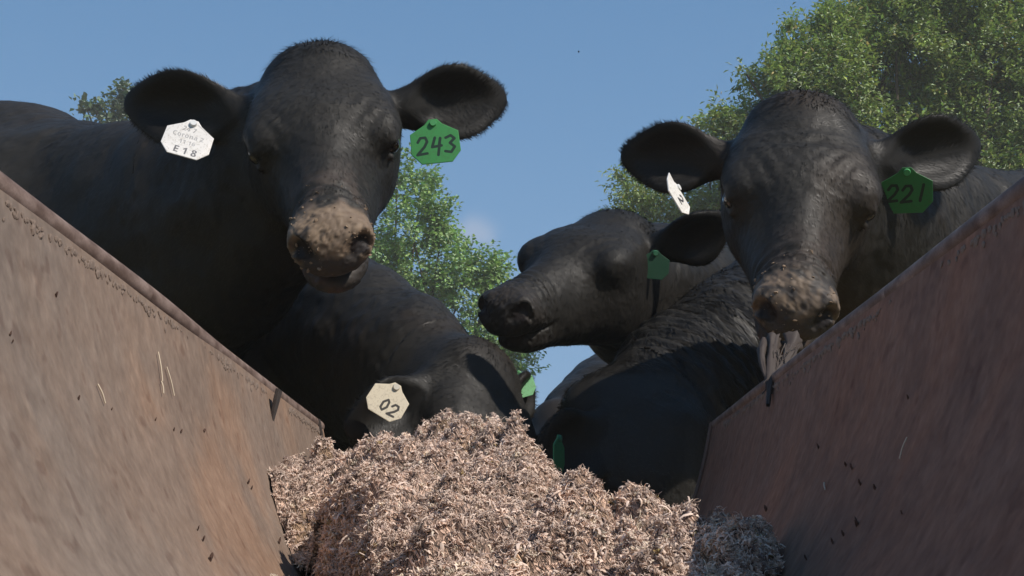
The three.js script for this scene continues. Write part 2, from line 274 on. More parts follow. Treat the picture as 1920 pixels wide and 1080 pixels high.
function surfaceNets(f, lo, hi, cell, keep) {        // mesh of f = 0; blocks far from the surface are skipped
  const n = [0, 1, 2].map((i) => Math.ceil((hi[i] - lo[i]) / cell / 8) * 8 + 1), [nx, ny, nz] = n, S = nx * ny;
  const F = new Float32Array(nx * ny * nz).fill(1), act = [], done = new Uint8Array(nx * ny * nz);
  const B = 8, rad = B * cell * 0.87;
  for (let k = 0; k + 1 < nz; k += B) for (let j = 0; j + 1 < ny; j += B) for (let i = 0; i + 1 < nx; i += B) {
    const d = f(lo[0] + (i + 4) * cell, lo[1] + (j + 4) * cell, lo[2] + (k + 4) * cell);
    if (Math.abs(d) > rad * 1.5 + 0.02) continue;
    act.push([i, j, k]);
    for (let c = k; c <= k + B; c++) for (let b = j; b <= j + B; b++) for (let a = i; a <= i + B; a++) { const id = a + b * nx + c * S; if (!done[id]) { done[id] = 1; F[id] = f(lo[0] + a * cell, lo[1] + b * cell, lo[2] + c * cell); } }
  }
  const vid = new Int32Array(nx * ny * nz).fill(-1), pos = [], idx = [];
  const off = [0, 1, nx, nx + 1, S, S + 1, S + nx, S + nx + 1], ed = [[0, 1], [2, 3], [4, 5], [6, 7], [0, 2], [1, 3], [4, 6], [5, 7], [0, 4], [1, 5], [2, 6], [3, 7]];
  for (const [i0, j0, k0] of act) for (let k = k0; k < k0 + B; k++) for (let j = j0; j < j0 + B; j++) for (let i = i0; i < i0 + B; i++) {
    const id = i + j * nx + k * S; let m = 0; for (let c = 0; c < 8; c++) if (F[id + off[c]] < 0) m |= 1 << c; if (m === 0 || m === 255) continue;
    let x = 0, y = 0, z = 0, c = 0;
    for (const [a, b] of ed) { if (((m >> a) & 1) === ((m >> b) & 1)) continue; const fa = F[id + off[a]], fb = F[id + off[b]], t = fa / (fa - fb); x += lerp(a & 1, b & 1, t); y += lerp((a >> 1) & 1, (b >> 1) & 1, t); z += lerp(a >> 2, b >> 2, t); c++; }
    const X = lo[0] + (i + x / c) * cell, Y = lo[1] + (j + y / c) * cell, Z = lo[2] + (k + z / c) * cell;
    if (keep && !keep(X, Y, Z)) continue;
    vid[id] = pos.length / 3; pos.push(X, Y, Z);
  }
  const quad = (a, b, c, d, flip) => { if (a < 0 || b < 0 || c < 0 || d < 0) return; if (flip) idx.push(a, c, b, a, d, c); else idx.push(a, b, c, a, c, d); };
  for (const [i0, j0, k0] of act) for (let k = k0; k < k0 + B; k++) for (let j = j0; j < j0 + B; j++) for (let i = i0; i < i0 + B; i++) {
    const id = i + j * nx + k * S, s0 = F[id] < 0;
    if (j && k && s0 !== F[id + 1] < 0) quad(vid[id - nx - S], vid[id - S], vid[id], vid[id - nx], !s0);
    if (i && k && s0 !== F[id + nx] < 0) quad(vid[id - 1 - S], vid[id - 1], vid[id], vid[id - S], !s0);
    if (i && j && s0 !== F[id + S] < 0) quad(vid[id - 1 - nx], vid[id - nx], vid[id], vid[id - 1], !s0);
  }
  return { pos, idx };
}

// ------------------------------------------------------------------ the head of a beast, muzzle along +z, forehead along +y, its left along +x
function headSDF(x, y, z, o) {
  const ax = Math.abs(x);
  let d = ell(x, y + 0.002, z - 0.105, 0.124, 0.108, 0.15);
  d = smin(d, ell(x, y - 0.060, z + 0.002, 0.090, 0.056, 0.066), 0.08);                       // poll
  d = smin(d, ell(ax - 0.082, y - 0.034, z - 0.145, 0.057, 0.055, 0.09), 0.05);              // forehead sides
  d = smin(d, ell(ax - 0.112, y - 0.042, z - 0.200, 0.030, 0.032, 0.044), 0.035);           // brow
  d = smin(d, cap(x, y, z, 0, 0.018, 0.19, 0, 0.004, 0.40, 0.072, 0.046), 0.06);            // nose bridge
  d = smin(d, cap(ax, y, z, 0.036, -0.05, 0.17, 0.018, -0.03, 0.42, 0.078, 0.042), 0.05);   // upper jaw
  d = smin(d, ell(ax - 0.076, y + 0.055, z - 0.13, 0.052, 0.09, 0.10), 0.05);               // cheek
  d = smin(d, cap(ax, y, z, 0.058, -0.12, 0.09, 0.016, -0.080, 0.36, 0.052, 0.036), 0.05);  // lower jaw
  d = smin(d, ell(x, y + 0.010, z - 0.452, 0.068, 0.054, 0.054), 0.035);                    // muzzle
  d = smin(d, ell(ax - 0.043, y + 0.004, z - 0.476, 0.029, 0.034, 0.029), 0.02);            // nostril wings
  d = smin(d, ell(x, y + 0.028, z - 0.487, 0.050, 0.036, 0.026), 0.02);                     // nose pad
  y += o.gape * sst(-0.05, -0.075, y) * sst(0.2, 0.4, z);
  let ch = ell(x, y + 0.080, z - 0.425, 0.045, 0.030, 0.055);                               // chin and lower lip
  ch = smin(ch, ell(ax - 0.026, y + 0.074, z - 0.39, 0.034, 0.036, 0.055), 0.03);
  d = smin(d, ch, 0.016);
  d = smax(d, -cap(ax, y, z, 0.030, -0.014, 0.518, 0.058, 0.008, 0.496, 0.0095, 0.0145), 0.010); // nostrils
  d = smax(d, -cap(ax, y, z, 0.058, 0.008, 0.496, 0.066, -0.014, 0.482, 0.008, 0.004), 0.01);
  d = smax(d, -(h3(x, (y + 0.028) * 0.25, z - 0.522) - 0.005), 0.014);                      // groove of the lip
  d += 0.006 * Math.exp(-(((y + 0.060 + (z - 0.46) * 0.15) / 0.005) ** 2)) * sst(0.37, 0.42, z);  // mouth
  if (o.shut) d = smin(d, ell(ax - 0.113, y - 0.022, z - 0.212, 0.012, 0.016, 0.026), 0.022);
  else {
  d = smax(d, -ell(ax - 0.140, y - 0.020, z - 0.212, 0.018, 0.017, 0.030), 0.016);          // eye socket
  d = smin(d, cap(ax, y, z, 0.126, 0.039, 0.185, 0.126, 0.040, 0.237, 0.008, 0.006), 0.012);// upper lid
  d = smin(d, cap(ax, y, z, 0.125, 0.003, 0.192, 0.120, 0.003, 0.235, 0.006, 0.005), 0.010); }// lower lid
  if (o.wrinkle) {
    const w = Math.exp(-(((z - 0.12) / 0.05) ** 2) - (ax / 0.07) ** 2), fo = Math.sin(z * 150 + Math.sin(x * 40) * 0.8 + ax * 22);
    d += w * o.wrinkle * fo;
    const w2 = Math.exp(-(((z - 0.2) / 0.05) ** 2) - ((ax - 0.07) / 0.028) ** 2); d += w2 * o.wrinkle * 0.8 * Math.sin((ax * 0.8 + z * 0.5) * 210);
  } else { const w2 = Math.exp(-(((z - 0.21) / 0.05) ** 2) - ((ax - 0.085) / 0.03) ** 2); d += w2 * 0.0009 * Math.sin((ax * 0.8 + z * 0.55) * 230); }
  if (z > 0.40 && Math.abs(d) < 0.02) d += 0.0016 * noise(x * 170, y * 170, z * 170) + 0.0012 * noise(x * 60, y * 60, z * 60);
  d += 0.0022 * Math.exp(-(((z - 0.40) / 0.035) ** 2)) * Math.sin(z * 260 + y * 40) * (y > -0.02 ? 1 : 0.3);  // creases above the muzzle
  return d;
}
function earSDF(u, v, n, r) {                        // u along the ear, v across, n towards its opening
  const bend = n + 0.35 * v * v / 0.06 * -1 + 0.12 * (u - 0.1) ** 2 / 0.1;
  const wid = 0.074 * r * (0.46 + 0.56 * sst(0.0, 0.14, u)) * (1 - 0.22 * sst(0.15, 0.23, u));
  let d = ell(u - 0.118, v, bend + 0.006, 0.108, wid, 0.025);
  d = smax(d, -ell(u - 0.130, v - 0.002, bend - 0.027, 0.088, wid * 0.84, 0.028), 0.008);
  d = smin(d, cap(u, v, n, -0.02, 0, -0.01, 0.055, 0, -0.008, 0.036, 0.030), 0.03);
  return d;
}

const coatMat = new THREE.MeshPhysicalMaterial({ vertexColors: true, roughness: 0.58, specularIntensity: 0.45 });
const furMat = new THREE.MeshPhysicalMaterial({ vertexColors: true, roughness: 0.45, specularIntensity: 0.6, side: THREE.DoubleSide });
const eyeMat = new THREE.MeshPhysicalMaterial({ color: new THREE.Color(0.012, 0.008, 0.006), roughness: 0.08, clearcoat: 1, clearcoatRoughness: 0.03 });
const dullEyeMat = new THREE.MeshStandardMaterial({ color: new THREE.Color(0.012, 0.009, 0.008), roughness: 0.55 });
const crumbMatA = new THREE.MeshStandardMaterial({ color: new THREE.Color(0.27, 0.19, 0.125), roughness: 0.95 });

function cow(o) {
  const s = o.s ?? 1, G = thing('cow', o.label, 'cow', [o.base[0], 0, o.base[1]], undefined); G.rotation.y = o.turn; G.updateMatrixWorld(true);
  const inv = G.matrixWorld.clone().invert(), loc = (p) => p.clone().applyMatrix4(inv), dirLoc = (p) => p.clone().transformDirection(inv);
  // head frame in the beast's own frame
  const O = loc(o.O), tip = loc(o.tip), Z = tip.clone().sub(O), hl = Z.length(); Z.normalize(); const hs = o.hs ?? hl / 0.513;
  const X = dirLoc(o.left); X.addScaledVector(Z, -X.dot(Z)).normalize(); const Y = new THREE.Vector3().crossVectors(Z, X);
  const H = new THREE.Matrix4().makeBasis(X, Y, Z).scale(V(hs, hs, hs)).setPosition(O);
  const hp = (x, y, z) => V(x, y, z).applyMatrix4(H);
  const toH = (x, y, z) => { const dx = x - O.x, dy = y - O.y, dz = z - O.z; return [(dx * X.x + dy * X.y + dz * X.z) / hs, (dx * Y.x + dy * Y.y + dz * Y.z) / hs, (dx * Z.x + dy * Z.y + dz * Z.z) / hs]; };
  const ears = [['L', 1], ['R', -1]].map(([k, sg]) => {
    const e = o.ears[k], b = hp(sg * (e.bx ?? 0.098), e.by ?? -0.006, 0.042), u = dirLoc(e.dir).normalize(), n = dirLoc(e.open); n.addScaledVector(u, -n.dot(u)).normalize(); const v = new THREE.Vector3().crossVectors(n, u);
    return { b, u, n, v, m: b.clone().addScaledVector(u, 0.115 * hs * (e.l ?? 1.2)), r: e.r ?? 1.0, l: e.l ?? 1.2 };
  });
  const earD = (q, x, y, z) => { const dx = x - q.b.x, dy = y - q.b.y, dz = z - q.b.z, k = hs * q.l; return earSDF((dx * q.u.x + dy * q.u.y + dz * q.u.z) / k, (dx * q.v.x + dy * q.v.y + dz * q.v.z) / hs, (dx * q.n.x + dy * q.n.y + dz * q.n.z) / hs, q.r) * hs; };
  // neck chains
  const bz = (a, b, c, t) => V(0, 0, 0).addScaledVector(a, (1 - t) ** 2).addScaledVector(b, 2 * t * (1 - t)).addScaledVector(c, t * t);
  const chains = [];
  const mk = (a, c, r0, r1, bow) => { const m = a.clone().lerp(c, 0.5).add(dirLoc(bow ?? V(0, 1, 0)).multiplyScalar((o.bow ?? 0.05) * s)); let p = a; const N = 5; for (let i = 1; i <= N; i++) { const t = i / N, q = bz(a, m, c, t); chains.push([p.x, p.y, p.z, q.x, q.y, q.z, lerp(r0, r1, (i - 1) / N), lerp(r0, r1, t)]); p = q; } };
  mk(V(0, 1.16 * s, -0.02), hp(0, 0.005, 0.0), 0.14 * s, 0.082 * hs, o.bowDir);
  mk(V(0, 1.0 * s, 0.12), hp(0, -0.05, 0.05), 0.20 * s, 0.10 * hs, o.bowDir);
  mk(V(0, 0.82 * s, 0.26), hp(0, -0.095, 0.085), 0.17 * s, 0.062 * hs, o.bowDir);
  const body = (x, y, z) => {
    const S = s, ax = Math.abs(x);
    let d = ell(x, y - 0.92 * S, z + 0.28 * S, 0.30 * S, 0.39 * S, 0.56 * S);
    d = smin(d, ell(x, y - 0.90 * S, z + 0.8 * S, 0.35 * S, 0.38 * S, 0.52 * S), 0.12);
    d = smin(d, ell(x, y - 1.0 * S, z + 1.25 * S, 0.27 * S, 0.30 * S, 0.34 * S), 0.12);
    d = smin(d, cap(x, y, z, 0, 1.2 * S, 0, 0, 1.2 * S, -1.35 * S, 0.10 * S, 0.11 * S), 0.14);
    d = smin(d, ell(x, y - 0.74 * S, z - 0.25 * S, 0.19 * S, 0.24 * S, 0.22 * S), 0.12);
    d = smin(d, ell(ax - 0.2 * S, y - 0.86 * S, z - 0.04 * S, 0.12 * S, 0.32 * S, 0.19 * S), 0.08);
    d = smin(d, cap(ax, y, z, 0.19 * S, 0.66 * S, 0.08 * S, 0.18 * S, 0.38 * S, 0.10 * S, 0.10 * S, 0.056 * S), 0.06);
    d = smin(d, cap(ax, y, z, 0.18 * S, 0.38 * S, 0.10 * S, 0.18 * S, 0.12 * S, 0.08 * S, 0.05 * S, 0.042 * S), 0.03);
    d = smin(d, cap(ax, y, z, 0.18 * S, 0.10 * S, 0.085 * S, 0.18 * S, 0.035, 0.12 * S, 0.048 * S, 0.056 * S), 0.03);
    d = smin(d, cap(ax, y, z, 0.19 * S, 0.9 * S, -1.32 * S, 0.21 * S, 0.66 * S, -1.14 * S, 0.19 * S, 0.13 * S), 0.1);
    d = smin(d, cap(ax, y, z, 0.21 * S, 0.66 * S, -1.14 * S, 0.2 * S, 0.46 * S, -1.42 * S, 0.11 * S, 0.058 * S), 0.06);
    d = smin(d, cap(ax, y, z, 0.2 * S, 0.46 * S, -1.42 * S, 0.2 * S, 0.12 * S, -1.36 * S, 0.056 * S, 0.044 * S), 0.03);
    d = smin(d, cap(ax, y, z, 0.2 * S, 0.10 * S, -1.355 * S, 0.2 * S, 0.035, -1.32 * S, 0.048 * S, 0.056 * S), 0.03);
    d = smin(d, cap(x, y, z, 0, 1.14 * S, -1.55 * S, 0, 0.5 * S, -1.66 * S, 0.035 * S, 0.02 * S), 0.05);
    return d;
  };
  const seed = o.seed, tipL = hp(0, -0.04, 0.25);
  const folds = o.folds;
  const f = (x, y, z) => {
    const dh = h3(x - O.x, y - O.y, z - O.z);
    let d = body(x, y, z);
    for (let i = 0; i < chains.length; i++) { const c = chains[i]; d = smin(d, cap(x, y, z, c[0], c[1], c[2], c[3], c[4], c[5], c[6], c[7]), 0.09); }
    if (Math.abs(d) < 0.05 && dh > 0.16) {
      d += 0.006 * noise(x * 14 + seed, y * 14, z * 14) + 0.002 * noise(x * 60, y * 40, z * 60 + seed);
      if (folds) { const w = folds(x, y, z); const q = fl(x, y, z); if (w > 0) d += w * (0.0055 * Math.sin(q * 128 + 4.5 * noise(x * 7, y * 7, z * 7) + 1.5 * noise(x * 22, y * 22, z * 22)) * (0.6 + 0.6 * noise(x * 11 + 5, y * 11, z * 11)) + 0.003 * noise(q * 170, y * 25, x * 25)); }
    }
    const mh = h3(x - tipL.x, y - tipL.y, z - tipL.z);
    if (mh < 0.60 * hs || dh < 0.3) {
      const [hx, hy, hz] = toH(x, y, z);
      let h = headSDF(hx, hy, hz, { wrinkle: o.wrinkle ?? 0, gape: o.gape ?? 0, shut: o.shut }) * hs;
      if (Math.abs(h) < 0.03 && hz < 0.44) h += 0.0012 * noise(x * 38 + seed, y * 38, z * 38) + 0.0007 * noise(x * 130, y * 130, z * 130);
      d = smin(d, h, 0.055);
      for (let i = 0; i < 2; i++) { const q = ears[i]; if (h3(x - q.m.x, y - q.m.y, z - q.m.z) < 0.25) d = smin(d, earD(q, x, y, z), 0.02); }
    }
    return d;
  };
  const ndir = O.clone().sub(V(0, 1.0 * s, 0)).normalize(), fl = (x, y, z) => x * ndir.x + y * ndir.y + z * ndir.z;
  // meshes: coarse body and a finer head from the same field, one geometry
  const pad = 0.52 * hs, hb = [[O.x - pad, O.y - pad, O.z - pad], [O.x + pad, O.y + pad, O.z + pad]];
  
  for (let i = 0; i < 3; i++) { const c = [tipL.x, tipL.y, tipL.z][i]; hb[0][i] = c - 0.47 * hs; hb[1][i] = c + 0.47 * hs; }
  const inBox = (x, y, z, m) => x > hb[0][0] + m && x < hb[1][0] - m && y > hb[0][1] + m && y < hb[1][1] - m && z > hb[0][2] + m && z < hb[1][2] - m;
  const A = surfaceNets(f, hb[0], hb[1], o.cell ?? 0.006, null);
  const bb = [[-0.55, -0.02, -1.85 * s], [0.55, 1.55 * s, 0.75]];
  for (let i = 0; i < 3; i++) { bb[0][i] = Math.min(bb[0][i], hb[0][i] - 0.03); bb[1][i] = Math.max(bb[1][i], hb[1][i] + 0.03); }
  const Bm = surfaceNets(f, bb[0], bb[1], 0.014, (x, y, z) => !inBox(x, y, z, 0.014));
  const pos = A.pos.concat(Bm.pos), n0 = A.pos.length / 3, idx = A.idx.concat(Bm.idx.map((i) => i + n0)), nv = pos.length / 3, nor = new Float32Array(nv * 3), col = new Float32Array(nv * 3);
  const dirt = o.dirt ?? 0.3;
  const colour = (x, y, z, out) => {
    let k = 1 + 0.35 * fbm(x * 7 + seed, y * 7, z * 7, 3), br = sst(-0.05, 0.35, fbm(x * 4, y * 4 + seed, z * 4, 3)) * (o.brown ?? 0.6);
    let r = lerp(0.0230, 0.035, br) * k * (o.black ?? 1), g = lerp(0.0208, 0.0262, br) * k * (o.black ?? 1), b = lerp(0.0175, 0.0190, br) * k * (o.black ?? 1);
    const dh = h3(x - O.x, y - O.y, z - O.z);
    if (dh < 0.7) {
      const [hx, hy, hz] = toH(x, y, z), n = fbm(x * 34, y * 34 + seed, z * 34, 4), n2 = fbm(x * 110, y * 110, z * 110 + seed, 3);
      const pad = sst(0.425, 0.455, hz + 0.02 * n + (hy > -0.06 ? 0 : -0.02)), chin = sst(-0.055, -0.075, hy) * sst(0.30, 0.40, hz);
      const where = Math.max(sst(-0.008, 0.012, hy + 0.03 * n + 0.01 * n2), 0.8 * sst(0.052, 0.066, Math.abs(hx) + 0.025 * n) * sst(-0.05, -0.02, hy));
      const cake = pad * where * sst(-0.25, 0.08, n + 0.5 * n2 + (dirt - 0.5) * 0.7);
      const skin = Math.max(pad, chin * 0.8);
      r = lerp(r, 0.052 + 0.02 * n, skin * (o.skin ?? 1)); g = lerp(g, 0.043 + 0.015 * n, skin * (o.skin ?? 1)); b = lerp(b, 0.037 + 0.012 * n, skin * (o.skin ?? 1));
      r = lerp(r, 0.27 + 0.16 * n2, cake * dirt); g = lerp(g, 0.190 + 0.12 * n2, cake * dirt); b = lerp(b, 0.122 + 0.08 * n2, cake * dirt);
      const dustOrLit = sst(0.26, 0.42, hz) * sst(-0.02, 0.03, hy) * sst(-0.15, 0.3, n + 0.3 * n2) * 0.5 * dirt; r = lerp(r, 0.13, dustOrLit); g = lerp(g, 0.095, dustOrLit); b = lerp(b, 0.075, dustOrLit);
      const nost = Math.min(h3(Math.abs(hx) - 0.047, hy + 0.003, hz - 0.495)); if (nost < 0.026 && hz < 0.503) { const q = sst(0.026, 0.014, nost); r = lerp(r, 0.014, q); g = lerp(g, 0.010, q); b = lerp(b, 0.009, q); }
      if (o.jaw) { const q = sst(-0.05, -0.08, hy) * sst(0.2, 0.36, hz) * sst(-0.2, 0.2, n) * o.jaw; r = lerp(r, 0.10, q); g = lerp(g, 0.055, q); b = lerp(b, 0.038, q); }
    }
    if (dh < 0.6) for (const q of ears) if (h3(x - q.m.x, y - q.m.y, z - q.m.z) < 0.2 && earD(q, x, y, z) < 0.004) { r *= 0.6; g *= 0.6; b *= 0.6; break; }
    if (y < 0.075) { r = 0.03; g = 0.026; b = 0.022; }
    out[0] = r; out[1] = g; out[2] = b;
  };
  const c3 = [0, 0, 0];
  for (let i = 0; i < nv; i++) {
    const x = pos[i * 3], y = pos[i * 3 + 1], z = pos[i * 3 + 2], e = i < n0 ? 0.0025 : 0.006;
    const gx = f(x + e, y, z) - f(x - e, y, z), gy = f(x, y + e, z) - f(x, y - e, z), gz = f(x, y, z + e) - f(x, y, z - e), l = h3(gx, gy, gz) || 1;
    nor[i * 3] = gx / l; nor[i * 3 + 1] = gy / l; nor[i * 3 + 2] = gz / l;
    colour(x, y, z, c3); col[i * 3] = c3[0]; col[i * 3 + 1] = c3[1]; col[i * 3 + 2] = c3[2];
  }
  const g = new THREE.BufferGeometry(); g.setAttribute('position', new THREE.Float32BufferAttribute(pos, 3)); g.setAttribute('normal', new THREE.BufferAttribute(nor, 3)); g.setAttribute('color', new THREE.BufferAttribute(col, 3)); g.setIndex(idx);
  part('body', g, coatMat, G);
  // short hair over the skin
  const R = rng(1000 + seed), fp = [], fn = [], fc = [], down = V(0, -1, 0), nN = idx.length / 3, cum = new Float64Array(nN); let tot = 0;
  const headW = o.headFur ?? 3;
  for (let t = 0; t < nN; t++) {
    const a = idx[t * 3] * 3, b = idx[t * 3 + 1] * 3, c = idx[t * 3 + 2] * 3, ux = pos[b] - pos[a], uy = pos[b + 1] - pos[a + 1], uz = pos[b + 2] - pos[a + 2], vx = pos[c] - pos[a], vy = pos[c + 1] - pos[a + 1], vz = pos[c + 2] - pos[a + 2];
    let ar = h3(uy * vz - uz * vy, uz * vx - ux * vz, ux * vy - uy * vx);
    const dh = h3(pos[a] - O.x, pos[a + 1] - O.y, pos[a + 2] - O.z); ar *= dh < 0.75 ? headW : (pos[a + 1] < 0.55 ? 0.05 : pos[a + 2] < -0.7 ? 0.25 : 1); if (dh < 0.5) for (const q of ears) if (h3(pos[a] - q.m.x, pos[a + 1] - q.m.y, pos[a + 2] - q.m.z) < 0.13) ar *= 2.4; tot += ar; cum[t] = tot;
  }
  const P = V(0, 0, 0), Nn = V(0, 0, 0), D = V(0, 0, 0), W = V(0, 0, 0);
  for (let i = 0; i < (o.fur ?? 30000); i++) {
    const r = R() * tot; let lo = 0, hi = nN - 1; while (lo < hi) { const m = (lo + hi) >> 1; if (cum[m] < r) lo = m + 1; else hi = m; }
    let u = R(), v = R(); if (u + v > 1) { u = 1 - u; v = 1 - v; } const a = idx[lo * 3] * 3, b = idx[lo * 3 + 1] * 3, c = idx[lo * 3 + 2] * 3, w = 1 - u - v;
    P.set(pos[a] * w + pos[b] * u + pos[c] * v, pos[a + 1] * w + pos[b + 1] * u + pos[c + 1] * v, pos[a + 2] * w + pos[b + 2] * u + pos[c + 2] * v);
    Nn.set(nor[a], nor[a + 1], nor[a + 2]);
    const [hx, hy, hz] = toH(P.x, P.y, P.z);
    if (hz > 0.405 && Math.abs(hx) < 0.12) continue;
    if (h3(Math.abs(hx) - 0.126, hy - 0.020, hz - 0.212) < 0.028) continue;
    let hairy = 0, L = 0.014, wd = 0.0010, lift = 0.2; D.set(0, -0.75, -0.55);
    let ear = -1; for (let k = 0; k < 2; k++) { const q = ears[k]; if (h3(P.x - q.m.x, P.y - q.m.y, P.z - q.m.z) > 0.21) continue; const uu = P.clone().sub(q.b).dot(q.u); if (uu > 0.05 && Math.abs(earD(q, P.x, P.y, P.z)) < 0.006) ear = k; }
    if (ear >= 0) { const q = ears[ear], vv = P.clone().sub(q.b).dot(q.v); D.copy(q.u).multiplyScalar(0.8).addScaledVector(q.v, Math.sign(vv) * 0.8); L = 0.012; lift = 0.24; wd = 0.0007; }
    else if (hz > -0.06 && hz < 0.5 && h2(hx, hy) < 0.2) { D.copy(Y).multiplyScalar(-0.5).addScaledVector(Z, hz > 0.1 ? 0.5 : -0.2).addScaledVector(X, Math.max(-1, Math.min(1, hx / 0.09)) * 0.45); L = 0.010; lift = 0.2; if (hz < 0.03 && hy > 0.075) { L = 0.018; lift = 0.4; D.addScaledVector(Z, 0.6); } }
    else if (folds && folds(P.x, P.y, P.z) > 0.2) { L = 0.034; wd = 0.0015; lift = 0.16; hairy = 1; D.addScaledVector(Z, 0.4); }
    D.x += (R() - 0.5) * 0.7; D.y += (R() - 0.5) * 0.7; D.z += (R() - 0.5) * 0.7;
    D.addScaledVector(Nn, -D.dot(Nn)).normalize().addScaledVector(Nn, lift * (0.5 + R())).normalize();
    W.crossVectors(D, Nn).normalize().multiplyScalar(wd * (0.7 + 0.6 * R())); L *= 0.6 + 0.8 * R();
    fp.push(P.x - W.x - Nn.x * 0.001, P.y - W.y - Nn.y * 0.001, P.z - W.z - Nn.z * 0.001, P.x + W.x - Nn.x * 0.001, P.y + W.y - Nn.y * 0.001, P.z + W.z - Nn.z * 0.001, P.x + D.x * L, P.y + D.y * L, P.z + D.z * L);
    for (let k = 0; k < 3; k++) fn.push(Nn.x, Nn.y, Nn.z);
    const bt = hairy ? 0.4 + 2.0 * Math.max(0, 0.5 + 1.2 * noise(P.x * 60, P.y * 18, P.z * 60)) * R() : 0.6 + 0.9 * R(); for (let k = 0; k < 3; k++) fc.push(col[a] * bt, col[a + 1] * bt, col[a + 2] * bt);
  }
  const fg = new THREE.BufferGeometry(); fg.setAttribute('position', new THREE.Float32BufferAttribute(fp, 3)); fg.setAttribute('normal', new THREE.Float32BufferAttribute(fn, 3)); fg.setAttribute('color', new THREE.Float32BufferAttribute(fc, 3));
  tag(part('coat_hair', fg, furMat, G), null, null, null, 'stuff');
  for (const sg of [1, -1]) { const e = part('eye', new THREE.SphereGeometry((o.eye ?? 0.0195) * hs, 24, 16), o.eye ? dullEyeMat : eyeMat, G); e.position.copy(hp(sg * 0.1195, 0.0205, 0.213)); }
  // crumbs of feed on the nose
  if (o.crumbs) {
    const gs = []; let n = 0, tries = 0; while (n < o.crumbs && tries++ < 20000) {
      const i = Math.floor(R() * n0), [hx, hy, hz] = toH(pos[i * 3], pos[i * 3 + 1], pos[i * 3 + 2]); if (hz < 0.43 - R() * 0.06 || hy < -0.03 - R() * 0.03 || Math.abs(hx) > 0.1) continue;
      if (fbm(pos[i * 3] * 40, pos[i * 3 + 1] * 40, pos[i * 3 + 2] * 40, 2) < -0.05) continue;
      const q = new THREE.IcosahedronGeometry(0.0006 + Math.pow(R(), 4) * 0.0034, 0); q.scale(1.3, 0.35 + 0.4 * R(), 0.7 + R()); q.rotateX(R() * 3); q.rotateY(R() * 3); q.translate(pos[i * 3], pos[i * 3 + 1], pos[i * 3 + 2]); gs.push(q); n++;
    }
    if (gs.length) tag(part('feed_crumbs', mergeGeometries(gs), crumbMatA, G), 'pale feed crumbs stuck on the nose', null, null, 'stuff');
  }
  G.userData.frame = undefined; delete G.userData.frame;
  return { G, hp, inv, loc, dirLoc };
}

// ------------------------------------------------------------------ ear tags (parts of the beast that wears them)
const digit = { 2: [[0, 0.25], [0.25, 0], [0.75, 0], [0.95, 0.25], [0.7, 0.55], [0, 1], [1, 0.95]], 4: [[0.3, 0], [0.05, 0.55], [1, 0.5], [0.75, 0.5], [0.85, 0.05], [0.7, 1.05]], 3: [[0, 0.12], [0.5, 0], [0.9, 0.2], [0.45, 0.45], [0.95, 0.7], [0.6, 1], [0, 0.92]], 1: [[0.6, 0], [0.45, 1]], 0: [[0.5, 0], [0.1, 0.35], [0.2, 0.85], [0.6, 1], [0.95, 0.6], [0.8, 0.15], [0.5, 0]] };
const hand = (t, x, y, w, h, gap) => [...t].map((ch, i) => digit[ch].map(([a, b]) => [x + i * (w + gap) + a * w + (1 - b) * h * 0.12, y + b * h + (i % 2) * 5]));
function tagTexture(bg, ink, lines, strokes = [], W = 256, Hh = 256) {
  const cv = document.createElement('canvas'); cv.width = W; cv.height = Hh; const c = cv.getContext('2d'); c.fillStyle = bg; c.fillRect(0, 0, W, Hh);
  const R = rng(lines.length * 31 + W); for (let i = 0; i < 260; i++) { c.fillStyle = `rgba(70,55,35,${0.03 + R() * 0.07})`; c.beginPath(); c.ellipse(R() * W, R() * Hh, 2 + R() * 12, 1 + R() * 5, R() * 3, 0, 7); c.fill(); }
  for (const [t, x, y, size, al, rot] of lines) { c.save(); c.translate(x, y); c.rotate(rot ?? 0); c.globalAlpha = al; c.fillStyle = ink; c.font = `bold ${size}px sans-serif`; c.textAlign = 'center'; c.textBaseline = 'middle'; c.fillText(t, 0, 0); c.restore(); }
  for (const d of strokes) { c.globalAlpha = 0.93; c.strokeStyle = ink; c.lineWidth = 15; c.lineCap = c.lineJoin = 'round'; c.beginPath(); d.forEach(([x, y], i) => i ? c.lineTo(x, y) : c.moveTo(x, y)); c.stroke(); }
  for (let i = 0; i < 120; i++) { c.globalAlpha = 0.05 + R() * 0.16; c.fillStyle = 'rgb(96,78,58)'; c.beginPath(); c.ellipse(R() * W, Hh * Math.pow(R(), 0.6), 1 + R() * 6, 1 + R() * 3, R() * 3, 0, 7); c.fill(); }
  const t = new THREE.CanvasTexture(cv); t.colorSpace = THREE.SRGBColorSpace; return t;
}
